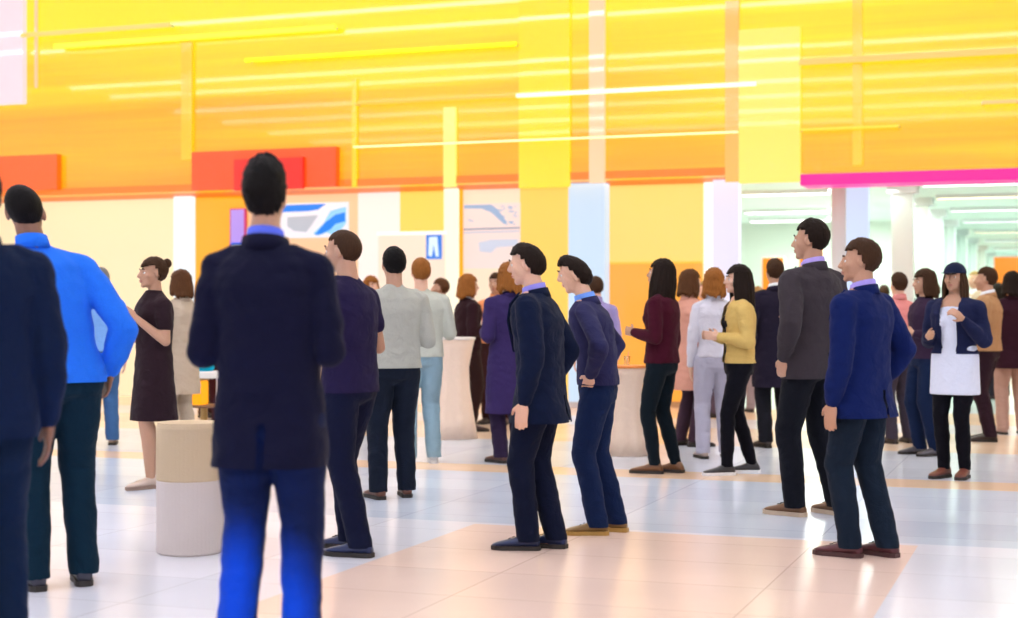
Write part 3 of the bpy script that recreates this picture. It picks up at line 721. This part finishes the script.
# ceiling lamps of the hall: round downlights and long linear lamps (seen mirrored in the glass)
lampm = glow('lit_lamp', (1, .93, .82), 60)
steel = plain('lamp_rim', (.6, .6, .6), .4, .5)
DLY = []
for (u, v) in ((62, 45), (66, 53), (113, 3), (116, 15), (275, 42), (338, 5), (497, 11), (528, 50), (530, 56), (738, 12), (751, 15), (805, 26), (857, 86), (135, 110), (377, 116)):
    t = (u - U0)/F; d = (7.18 - CH)*F/(V0 - v)
    X = d*(FW.x + t*RT.x); Yp = 2*FY - d*(FW.y + t*RT.y)
    if Yp < -11.5: 
        continue
    DLY.append(Yp)
    o = empty('downlight', (X, Yp, 7.2)); tag(o, 'small round ceiling downlight mirrored in the amber glass', 'downlight', 'ceiling downlights of the hall')
    bm = bmesh.new(); lathe(bm, [(.13, -.001), (.17, -.001), (.17, -.03), (.13, -.03)], 24); put('rim', bm, steel, o)
    bm = bmesh.new(); lathe(bm, [(.13, -.004), (.13, -.018)], 24); put('lamp', bm, lampm, o)
lin = glow('lit_linear', (.97, .95, 1), 12.5)
linc = glow('lit_linear_cool', (.88, .92, 1), 13)
def free_rows(rows):
    out = []
    for y in rows:
        for k in range(12):
            c = [y + .15*k, y - .15*k]
            ok = [q for q in c if all(abs(q - d) > .42 for d in DLY)]
            if ok: y = ok[0]; break
        out.append(y)
    return out
for i, y in enumerate(free_rows((-9.5, -6.5, -3.5, -.5, 2.5, 5.5, 8.5, 11.5, 14.5, 17))):
    o = empty('linear_lamp', (-8.5, y, 7.2)); tag(o, 'long linear ceiling lamp above the hall floor', 'ceiling lamp', 'linear ceiling lamps of the hall')
    boxo('diffuser', -16, 16, -.16, .16, -.06, -.02, (lin, linc)[i % 2], o)
    bm = bmesh.new(); box(bm, -16.02, 16.02, -.18, -.16, -.07, 0); box(bm, -16.02, 16.02, .16, .18, -.07, 0); put('housing', bm, steel, o)

# ------------------------------------------------------------------ booth walls under the fascia
def wall(name, u0, u1, mat, Y=WY, z1=CZ, thick=.12):
    o = boxo(name, atY(u0, Y), atY(u1, Y), Y, Y+thick, 0, z1, mat); tag(o, kind='structure'); return o
creamL = glow('backlit_cream_wall', (1, .82, .50), .92, .04, .2)  # painted wall; the light on it is put into its glow
yel = glow('backlit_yellow_wall', (1, .62, .10), .95, .04, .2)
yel2 = glow('backlit_lemon_wall', (1, .68, .16), .95, .04, .2)
org = glow('backlit_orange_wall', (1, .42, .0), .95, .04, .15)
pal = glow('backlit_blush_wall', (1, .78, .58), .90, .03, .2)
wall('wall_back_1', -120, 193, creamL)
wall('wall_back_2', 193, 248, org)
wall('wall_back_3', 248, 358, glow('backlit_peach_wall', (1, .60, .34), .92, .03, .2))
wall('wall_back_4', 358, 400, glow('backlit_white_wall', (1, .86, .80), .95, .03, .2))
wall('wall_back_5', 400, 461, glow('backlit_gold_wall', (1, .66, .10), .95, .03, .2))
wall('wall_back_6', 461, 520, pal)
wall('wall_back_7', 520, 578, yel)
wall('wall_back_8', 578, 704, yel2)

dz = atY(630, WY, 262)[1]  # orange blur over the yellow wall, built as an added glowing panel
xa, xb = atY(608, WY), atY(703, WY)
o = empty('orange_blur_panel', ((xa+xb)/2, WY-.004, 0)); tag(o, 'amber lit dado along the foot of the yellow wall, right of the blue-white column', 'wall panel')
boxo('lit_face', (xa-xb)/2, (xb-xa)/2, -.05, 0, .08, dz-.03, glow('lit_blur_amber', (1, .40, .03), .95, .05, .2), o)
boxo('top_band', (xa-xb)/2, (xb-xa)/2, -.07, 0, dz-.03, dz, glow('lit_blur_edge', (1, .55, .06), .95), o, .004)
boxo('foot_band', (xa-xb)/2, (xb-xa)/2, -.04, 0, 0, .08, plain('foot_band', (.5, .3, .15), .5), o)
# columns
def column(u0, u1, Y, mat, label, z1=CZ, square=False, capm=None):
    x0, x1 = atY(u0, Y), atY(u1, Y); r = (x1-x0)/2
    o = empty('column', ((x0+x1)/2, Y, 0)); tag(o, label, 'column')
    if square: boxo('shaft', -r, r, -r*.5, r*.5, .06, z1, mat, o, .006)
    else:
        bm = bmesh.new(); lathe(bm, [(r, .06), (r, z1)], 36); put('shaft', bm, mat, o, False)
    bm = bmesh.new()
    if square: box(bm, -r-.015, r+.015, -r*.5-.015, r*.5+.015, 0, .08, .004)
    else: lathe(bm, [(r+.02, 0), (r+.02, .07), (r, .09)], 36)
    put('base_ring', bm, plain('column_base', (.6, .6, .62), .3, .6), o)
    return o
wc = glow('lit_white_column', (.95, .97, 1), .95, .05, .2)
bc_ = glow('lit_blue_column', (.58, .74, .92), .95, .05, .2)
column(176, 193, WY-.25, glow('lit_column_bluewhite', (.86, .92, .95), 1.0), 'white lit column between the cream wall and the orange booth', square=True)
column(445, 458, WY-.3, glow('lit_column_cream', (1, .93, .72), 1.0), 'narrow cream lit column left of the map poster', square=True)
column(571, 607, WY-.45, bc_, 'wide blue-white lit column in the centre, before the yellow wall', square=True)
column(714, 740, WY-.4, glow('lit_column_lilac', (.80, .76, .90), .95), 'lilac lit column left of the white room', square=True)
column(704, 713, WY-.12, glow('lit_column_white2', (1, .97, .90), 1.0), 'thin white column beside the lilac one', square=True)
column(847, 869, WY-.4, glow('lit_column_blue2', (.62, .74, .95), .95), 'pale blue lit column between the white room and the corridor', square=True)
column(832, 846, WY-.1, plain('grey_column', (.68, .70, .66), .5), 'slim grey column beside the pale blue one', square=True)
column(458.5, 463, WY-.1, glow('lit_orange_post', (1, .40, .0), .95), 'thin orange post right of the narrow cream column', square=True)

# narrow panel screen in the orange booth: lilac, white and magenta fields
sx0, sz1 = atY(233, WY-.05, 210); sx1, sz0 = atY(246, WY-.05, 400)
o = empty('totem_screen', ((sx0+sx1)/2, WY-.05, 0)); tag(o, 'narrow upright totem screen in lilac, white and magenta', 'screen'); hw = (sx1-sx0)/2
boxo('casing', -hw-.02, hw+.02, -.06, 0, 0, sz1+.02, plain('magenta_casing', (.5, .02, .2), .3), o)
def zz(v, Y=WY): return atY(240, Y, v)[1]
boxo('screen_field', -hw, hw, -.07, -.06, zz(243), sz1, glow('lit_lilac', (.42, .28, .80), 1.0), o)
boxo('screen_field', -hw+.02, hw, -.07, -.06, zz(283), zz(246), glow('lit_white_blue', (.72, .88, 1), 1.05), o)
boxo('screen_line', -hw, hw, -.075, -.06, zz(246), zz(243), glow('lit_blue_line', (.02, .12, .8), 1.0), o)
boxo('screen_field', -hw, hw, -.07, -.06, zz(292), zz(284), glow('lit_mag2', (.85, .0, .45), 1.0), o)
boxo('screen_field', -hw, hw, -.07, -.06, zz(330), zz(293), glow('lit_orchid', (.62, .10, .55), 1.0), o)

# --- flat graphics: shapes given on a poster in 0..1 coordinates
def poly(name, pts, w, h, y, mat, parent, x_off=0):
    bm = bmesh.new(); vs = [bm.verts.new((x_off - w/2 + p[0]*w, y, (1-p[1])*h)) for p in pts]
    f = bm.faces.new(vs); e = bmesh.ops.extrude_face_region(bm, geom=[f])
    for v in e['geom']:
        if isinstance(v, bmesh.types.BMVert): v.co.y += .004
    bmesh.ops.recalc_face_normals(bm, faces=bm.faces); bmesh.ops.triangulate(bm, faces=[f for f in bm.faces if len(f.verts) > 4])
    return put(name, bm, mat, parent)

# blue swoosh board (with pale wall board under it)
Y = WY - .04
bx0, bz1 = atY(262, Y, 204); bx1, bz0 = atY(348, Y, 237)
o = empty('sign_board', ((bx0+bx1)/2, Y, bz0)); tag(o, 'white lit board with a bright blue swoosh, behind the tall man', 'sign'); w, h = bx1-bx0, bz1-bz0
boxo('board', -w/2, w/2, 0, .03, 0, h, glow('lit_board_white', (.86, .84, .90), .95), o)
blu = glow('lit_swoosh_blue', (.0, .22, .88), .95); lb = glow('lit_swoosh_light', (.28, .62, 1), 1.0); gr = glow('lit_board_grey', (.55, .60, .70), .8)
poly('swoosh', [(.0, .06), (.75, .04), (.66, .20), (.55, .24), (0, .26)], w, h, -.006, blu, o)
poly('swoosh', [(.66, .95), (.60, .88), (.72, .60), (.80, .25), (.90, .18), (.98, .14), (.98, .60), (.92, .80), (.82, .93), (.76, .86)], w, h, -.006, lb, o)
poly('swoosh', [(.62, .93), (.74, .58), (.86, .36), (.97, .30), (.97, .55), (.86, .62), (.80, .78), (.70, .90)], w, h, -.012, blu, o)
poly('print_block', [(.30, .40), (.66, .36), (.58, .66), (.52, .84), (.38, .80), (.30, .66)], w, h, -.006, gr, o)
# counter strip under the board
# kiosk with a small blue screen
Y = WY - .35
kx0, kz1 = atY(378, Y, 232); kx1, kz0 = atY(446, Y, 300)
o = empty('kiosk', ((kx0+kx1)/2, Y, 0)); tag(o, 'pale kiosk board with a small blue screen at its corner', 'kiosk'); w = kx1-kx0
boxo('board', -w/2, w/2, 0, .06, 0, kz1, glow('lit_kiosk', (.98, .78, .62), .92), o, .01)
boxo('top_edge', -w/2-.01, w/2+.01, -.02, .07, kz1-.05, kz1, glow('lit_kiosk_edge', (1, .95, .90), 1.0), o)
s0, t1 = atY(427, Y, 235); s1, t0 = atY(442, Y, 259); cx = (kx0+kx1)/2
sc_ = boxo('screen', s0-cx, s1-cx, -.03, 0, t0, t1, glow('lit_kiosk_screen', (.04, .22, .80), .9), o)
poly('screen_picture', [(.2, .1), (.75, .08), (.85, .9), (.65, .9), (.5, .4), (.4, .9), (.15, .85)], (s1-s0), t1-t0, -.038, glow('lit_screen_pic', (.70, .85, .95), 1.0), sc_, (s0+s1)/2-cx)
bpy.context.view_layer.update()
for c in sc_.children: c.location.z = t0

# map poster
Y = WY - .03
bx0, bz1 = atY(463, Y, 204); bx1, bz0 = atY(520, Y, 268)
o = empty('map_poster', ((bx0+bx1)/2, Y, bz0)); tag(o, 'pale poster with a blue line drawing and a dark rule across', 'poster'); w, h = bx1-bx0, bz1-bz0
boxo('sheet', -w/2, w/2, 0, .02, 0, h, glow('lit_poster', (.90, .72, .68), .92), o)
pb = glow('lit_print_blue', (.34, .48, .72), .85); pd_ = glow('lit_print_dark', (.20, .24, .40), .8)
poly('drawing', [(.02, .02), (.50, .02), (.62, .10), (.78, .30), (.72, .32), (.50, .14), (.34, .08), (.02, .07)], w, h, -.005, pb, o)
poly('rule', [(0, .385), (1, .375), (1, .395), (0, .405)], w, h, -.005, pd_, o)
poly('rule', [(0, .44), (1, .43), (1, .442), (0, .452)], w, h, -.005, pb, o)
poly('drawing', [(.28, .60), (.50, .56), (.96, .56), (.96, .66), (.60, .68), (.50, .76), (.30, .74)], w, h, -.005, glow('lit_print_pale', (.62, .66, .80), .9), o)
rn = random.Random(3); bm = bmesh.new()
for q in range(26):
    px, pz = rn.uniform(.55, .95), rn.uniform(.05, .34)
    if pz > .28 - (.95-px)*.2 and px < .72: continue
    box(bm, -w/2 + px*w, -w/2 + px*w + rn.uniform(.015, .05), -.006, 0, (1-pz)*h, (1-pz)*h + rn.uniform(.008, .02))
for q in range(3): box(bm, -w/2 + (.10+.03*q)*w, -w/2 + (.12+.03*q)*w, -.006, 0, (.74-.01*q)*h, (.76-.01*q)*h)
put('drawing_marks', bm, pb, o)

# ------------------------------------------------------------------ white room right of the yellow wall
tag(boxo('wall_back_9', -3.9, -2.45, 30, 30.15, 0, 3.1, plain('white_room_wall', (.80, .84, .76), .6)), kind='structure')
tag(boxo('wall_back_10', -13, -3.9, 30, 30.15, 0, 3.1, plain('white_room_wall', (.8, .8, .8), .6)), kind='structure')
tag(boxo('wall_side_1', -8.1, -8, WY+.12, 30, 0, 3.1, white), kind='structure')
tag(boxo('ceiling_room', -8.1, 9, WY+.12, 78, CZ, CZ+.15, plain('room_ceiling', (.84, .90, .82), .7)), kind='structure')
# lit bulkhead beams across the white room
rl = glow('lit_room_lamp', (1, 1, .96), 9)
def room_lamp(x0, x1, Y, label, mat=rl, w=.25, grp=None):
    o = empty('ceiling_lamp', ((x0+x1)/2, Y, CZ)); tag(o, label, 'ceiling lamp', grp)
    h = (x1-x0)/2
    boxo('diffuser', -h, h, -w/2, w/2, -.05, -.01, mat, o)
    bm = bmesh.new(); box(bm, -h-.02, h+.02, -w/2-.02, -w/2, -.06, 0); box(bm, -h-.02, h+.02, w/2, w/2+.02, -.06, 0); put('housing', bm, white, o)
room_lamp(atY(742, 22), atY(828, 22), 22, 'ceiling lamp nearest the magenta edge in the white room')
room_lamp(atY(745, 26), atY(828, 26), 26, 'ceiling lamp further back in the white room', w=.3)
room_lamp(atY(750, 28.5), atY(828, 28.5), 28.5, 'ceiling lamp beside the rear wall of the white room', w=.3)
# orange screens in the white room
so_ = glow('lit_screen_orange', (1, .26, .0), .95)
def stand_screen(u0, u1, v0, v1, Y, label):
    x0, zt = atY(u0, Y, v0); x1, zb = atY(u1, Y, v1); zb = max(zb, .35)
    o = empty('display_screen', ((x0+x1)/2, Y, 0)); tag(o, label, 'screen'); w = (x1-x0)/2
    boxo('screen', -w, w, -.05, -.02, zb, zt, so_, o); boxo('casing', -w-.02, w+.02, -.02, .04, zb-.02, zt+.02, white, o)
    boxo('post', -.05, .05, -.02, .04, .03, zb-.02, chrome, o); boxo('foot', -.25, .25, -.2, .2, 0, .03, chrome, o, .008)
stand_screen(800, 823, 240, 300, 25.5, 'tall orange screen behind the tall man in the grey-brown blazer')
stand_screen(763, 784, 258, 310, 26.5, 'lower orange screen on the left of the white room')
# ------------------------------------------------------------------ corridor with pillars
pm = plain('pillar_white', (.80, .85, .80), .4)
cl = glow('lit_corridor_lamp', (.92, 1, .95), 4); cly = glow('lit_corridor_lamp_warm', (1, .82, .42), 5)
glassm, gnt, gb = nm('clear_glass'); gb.inputs['Transmission Weight'].default_value = 1; gb.inputs['Roughness'].default_value = .02; gb.inputs['IOR'].default_value = 1.1; gb.inputs['Base Color'].default_value = (.90, .97, .93, 1)
ordn = ['first', 'second', 'third', 'fourth', 'fifth', 'sixth', 'seventh', 'eighth', 'ninth', 'tenth', 'eleventh', 'twelfth']
ys = [21.6, 24.2, 27.0, 30.2, 33.8, 37.8, 42.2, 47, 52, 57.5, 64]
for i, y in enumerate(ys):
    o = empty('pillar', (-2.05, y, 0)); tag(o, f'white corridor pillar, {ordn[i]} from the corridor mouth', 'pillar')
    boxo('shaft', -.14, .14, -.14, .14, .1, CZ-.12, pm, o, .01)
    boxo('plinth', -.18, .18, -.18, .18, 0, .1, white, o, .01); boxo('capital', -.2, .2, -.2, .2, CZ-.12, CZ, white, o, .01)
    if i < len(ys)-1:
        yn = ys[i+1]
        g = boxo('window_%d' % (i+1), -2.06, -2.04, y+.2, yn-.2, .1, CZ-.15, glassm); tag(g, kind='structure')
for i, y in enumerate([21.2, 23.6, 26.6, 30, 34, 38.5, 43.5, 49, 55, 62]):
    room_lamp(-1.75, .9, y, f'corridor ceiling lamp, {ordn[i]} from the corridor mouth', cly if i in (1, 4) else cl, .22)
tag(boxo('wall_corridor_end', -13, 9, 74, 74.2, 0, CZ, plain('corridor_end_wall', (.74, .82, .74), .6)), kind='structure')
tag(boxo('wall_corridor_left', -5.6, -5.5, 30.15, 74, 0, CZ, plain('corridor_end_wall', (.74, .82, .74), .6)), kind='structure')
# orange partition standing in the corridor
x0, zt = atY(994, 40, 257)
o = empty('partition', (x0+1.5, 40, 0)); tag(o, 'orange partition wall standing far down the corridor', 'partition')
boxo('panel', -1.5, 1.5, 0, .1, .05, zt, glow('lit_partition_orange', (1, .26, 0), .85), o); boxo('plinth', -1.5, 1.5, -.02, .12, 0, .05, white, o)

# ------------------------------------------------------------------ tables and things on the floor
def draped(u, vf, w, h, mat, topm, label):
    P = ground(u, vf); o = empty('cocktail_table', (P.x, P.y, 0)); tag(o, label, 'table')
    bm = bmesh.new(); n = 48; prof = [(w*.58, .0), (w*.50, h*.2), (w*.40, h*.5), (w*.38, h*.72), (w*.46, h*.92), (w*.5, h)]
    rings = []
    for j, (r, z) in enumerate(prof):
        rings.append([bm.verts.new(((r + .012*math.cos(8*2*PI*i/n)*(1-z/h))*math.cos(2*PI*i/n), (r + .012*math.cos(8*2*PI*i/n)*(1-z/h))*math.sin(2*PI*i/n), z)) for i in range(n)])
    for a, b in zip(rings, rings[1:]):
        for i in range(n): bm.faces.new((a[i], a[(i+1) % n], b[(i+1) % n], b[i]))
    bm.faces.new(rings[0][::-1]); bm.faces.new(rings[-1])
    put('stretch_cover', bm, mat, o, True)
    bm = bmesh.new(); lathe(bm, [(w*.5, h), (w*.52, h+.005), (w*.52, h+.02), (w*.5, h+.025)], 48); put('tabletop', bm, topm, o)
    return o, P
draped(452, 438, .46, 1.0, cloth('peach_cover', (.85, .66, .52)), plain('white_top', (.85, .80, .75), .3), 'narrow cocktail table in a pale stretch cover, left of the brown jacket')
draped(627, 455, .34, .78, cloth('blush_cover', (.80, .62, .48)), plain('orange_top', (.80, .25, .04), .35), 'small draped table with an orange top behind the open purple jacket')
P = ground(627, 455)
o = empty('drinking_glass', (P.x, P.y, .805)); tag(o, 'small drinking glass with a straw on the orange table top', 'glass')
bm = bmesh.new(); lathe(bm, [(.022, 0), (.028, .08), (.025, .08), (.020, .006)], 20); put('tumbler', bm, glassm, o, True)
bm = bmesh.new(); tube(bm, [(0, 0, .01), (.015, 0, .12)], [.003, .003], 8); put('straw', bm, plain('straw_pink', (.8, .2, .2), .5), o)

# low white side table with an orange lantern under its top and a teal bag on it
P = ground(204, 440); o = empty('side_table', (P.x, P.y, 0)); tag(o, 'white-topped side table beside the tan coat, with shelf', 'table')
zt = CH - (371 - V0)/(440-V0)*CH
bm = bmesh.new(); lathe(bm, [(.17, zt-.07), (.19, zt-.06), (.19, zt-.01), (.18, zt)], 40); put('tabletop', bm, plain('white_top2', (.85, .84, .80), .3), o)
bm = bmesh.new(); lathe(bm, [(.17, zt-.36), (.18, zt-.355), (.18, zt-.34), (.17, zt-.335)], 40); put('shelf', bm, plain('brown_shelf', (.25, .12, .06), .5), o)
bm = bmesh.new(); lathe(bm, [(.16, 0), (.16, .02), (.04, .04), (.035, zt-.36)], 32); put('pedestal', bm, plain('bronze', (.45, .28, .10), .35, .7), o)
for a in (0, 2.1, 4.2):
    bm = bmesh.new(); cone(bm, (.15*math.cos(a), .15*math.sin(a), zt-.34), (.15*math.cos(a), .15*math.sin(a), zt-.06), .01, .01); put('rod', bm, chrome, o)
lt = empty('lantern', (P.x-.06, P.y-.02, zt-.335)); tag(lt, 'glowing orange lantern box on the shelf of the side table', 'lantern')
boxo('lamp_body', -.08, .08, -.08, .08, .0, .24, glow('lit_lantern', (1, .36, .0), 1.2), lt, .01)
boxo('lid', -.085, .085, -.085, .085, .24, .26, plain('bronze', (.45, .28, .1), .35, .7), lt, .004)
bag = empty('bag', (P.x-.03, P.y, zt)); tag(bag, 'teal bag standing on the white-topped side table', 'bag')
bm = bmesh.new(); loft(bm, [(.0, .13, .07), (.04, .14, .08), (.16, .12, .07, -.01), (.26, .085, .04, -.02), (.29, .07, .02, -.02)], 28); wrinkle(bm, .008, 14, 14, 5)
put('pouch', bm, cloth('teal', (.0, .38, .55)), bag, True)
bm = bmesh.new(); tube(bm, [(-.06, 0, .28), (-.05, 0, .36), (0, 0, .38), (.03, 0, .34), (.03, 0, .28)], [.007]*5, 8); put('handle', bm, cloth('teal_dark', (.0, .20, .30)), bag, True)

# blur of a beige figure, built as a solid drum
P = ground(190, 552); k = (552-V0)/CH; r = 33/k; h = 130/k
o = empty('blur_drum', (P.x, P.y, 0)); tag(o, 'beige round drum put in for a blurred figure, left of the tall man', 'pedestal')
bm = bmesh.new(); lathe(bm, [(r*.96, 0), (r, .01), (r, h*.55), (r*.99, h*.56)], 48); put('lower_drum', bm, plain('greige_felt', (.62, .54, .50), .9, bump=.2, scale=90), o, False)
bm = bmesh.new(); lathe(bm, [(r*.99, h*.56), (r*1.01, h*.57), (r*1.01, h*.96), (r*.95, h)], 48); put('upper_drum', bm, plain('tan_felt', (.58, .44, .28), .9, bump=.2, scale=90), o, False)

# ------------------------------------------------------------------ lights of the place
def area(name, loc, rot, sx, sy, e, col):
    l = bpy.data.lights.new(name, 'AREA'); l.shape = 'RECTANGLE'; l.size = sx; l.size_y = sy; l.energy = e; l.color = col
    o = bpy.data.objects.new(name, l); COL.objects.link(o); o.location = loc; o.rotation_euler = rot; return o
area('white_room_light', (-3.2, 25, CZ-.08), (0, 0, 0), 2.2, 8, 330, (.86, 1, .92))
area('corridor_light', (-.6, 34, CZ-.08), (0, 0, 0), 2.0, 24, 520, (.78, 1, .92))
area('corridor_light', (-.6, 58, CZ-.08), (0, 0, 0), 2.0, 24, 520, (.78, 1, .92))
area('side_light', (-3.8, 50, CZ-.08), (0, 0, 0), 2.0, 36, 800, (.78, 1, .92))
area('booth_light', (-9, FY+.6, CZ-.02), (0, 0, 0), 12, .6, 60, (1, .72, .40))
# unseen blue spots added to tint the tall man's legs and the left figures
def spot(name, loc, tgt, e, col, ang, blend=.3):
    l = bpy.data.lights.new(name, 'SPOT'); l.energy = e; l.color = col; l.spot_size = math.radians(ang); l.spot_blend = blend; l.shadow_soft_size = .12
    o = bpy.data.objects.new(name, l); COL.objects.link(o); o.location = loc
    o.rotation_euler = (Vector(tgt) - Vector(loc)).to_track_quat('-Z', 'Y').to_euler(); return o
tg = ground(285, 640); tg.z = -.38
spot('added_blue_spot', (-1.5, -4, 5.5), tg, 65000, (0, .27, 1), 5.2, .25)
tg = ground(60, 560); tg.z = 1.3
spot('added_blue_spot', (-6.5, -5, 6.8), tg, 350, (.10, .35, 1), 16, .6)

w = bpy.data.worlds.new('world'); sc.world = w; w.use_nodes = True
w.node_tree.nodes['Background'].inputs[0].default_value = (.9, .92, 1, 1); w.node_tree.nodes['Background'].inputs[1].default_value = .6

sc.view_settings.view_transform = 'Standard'; sc.view_settings.look = 'None'; sc.view_settings.gamma = 1
sc.view_settings.use_curve_mapping = False; sc.view_settings.exposure = 0.0
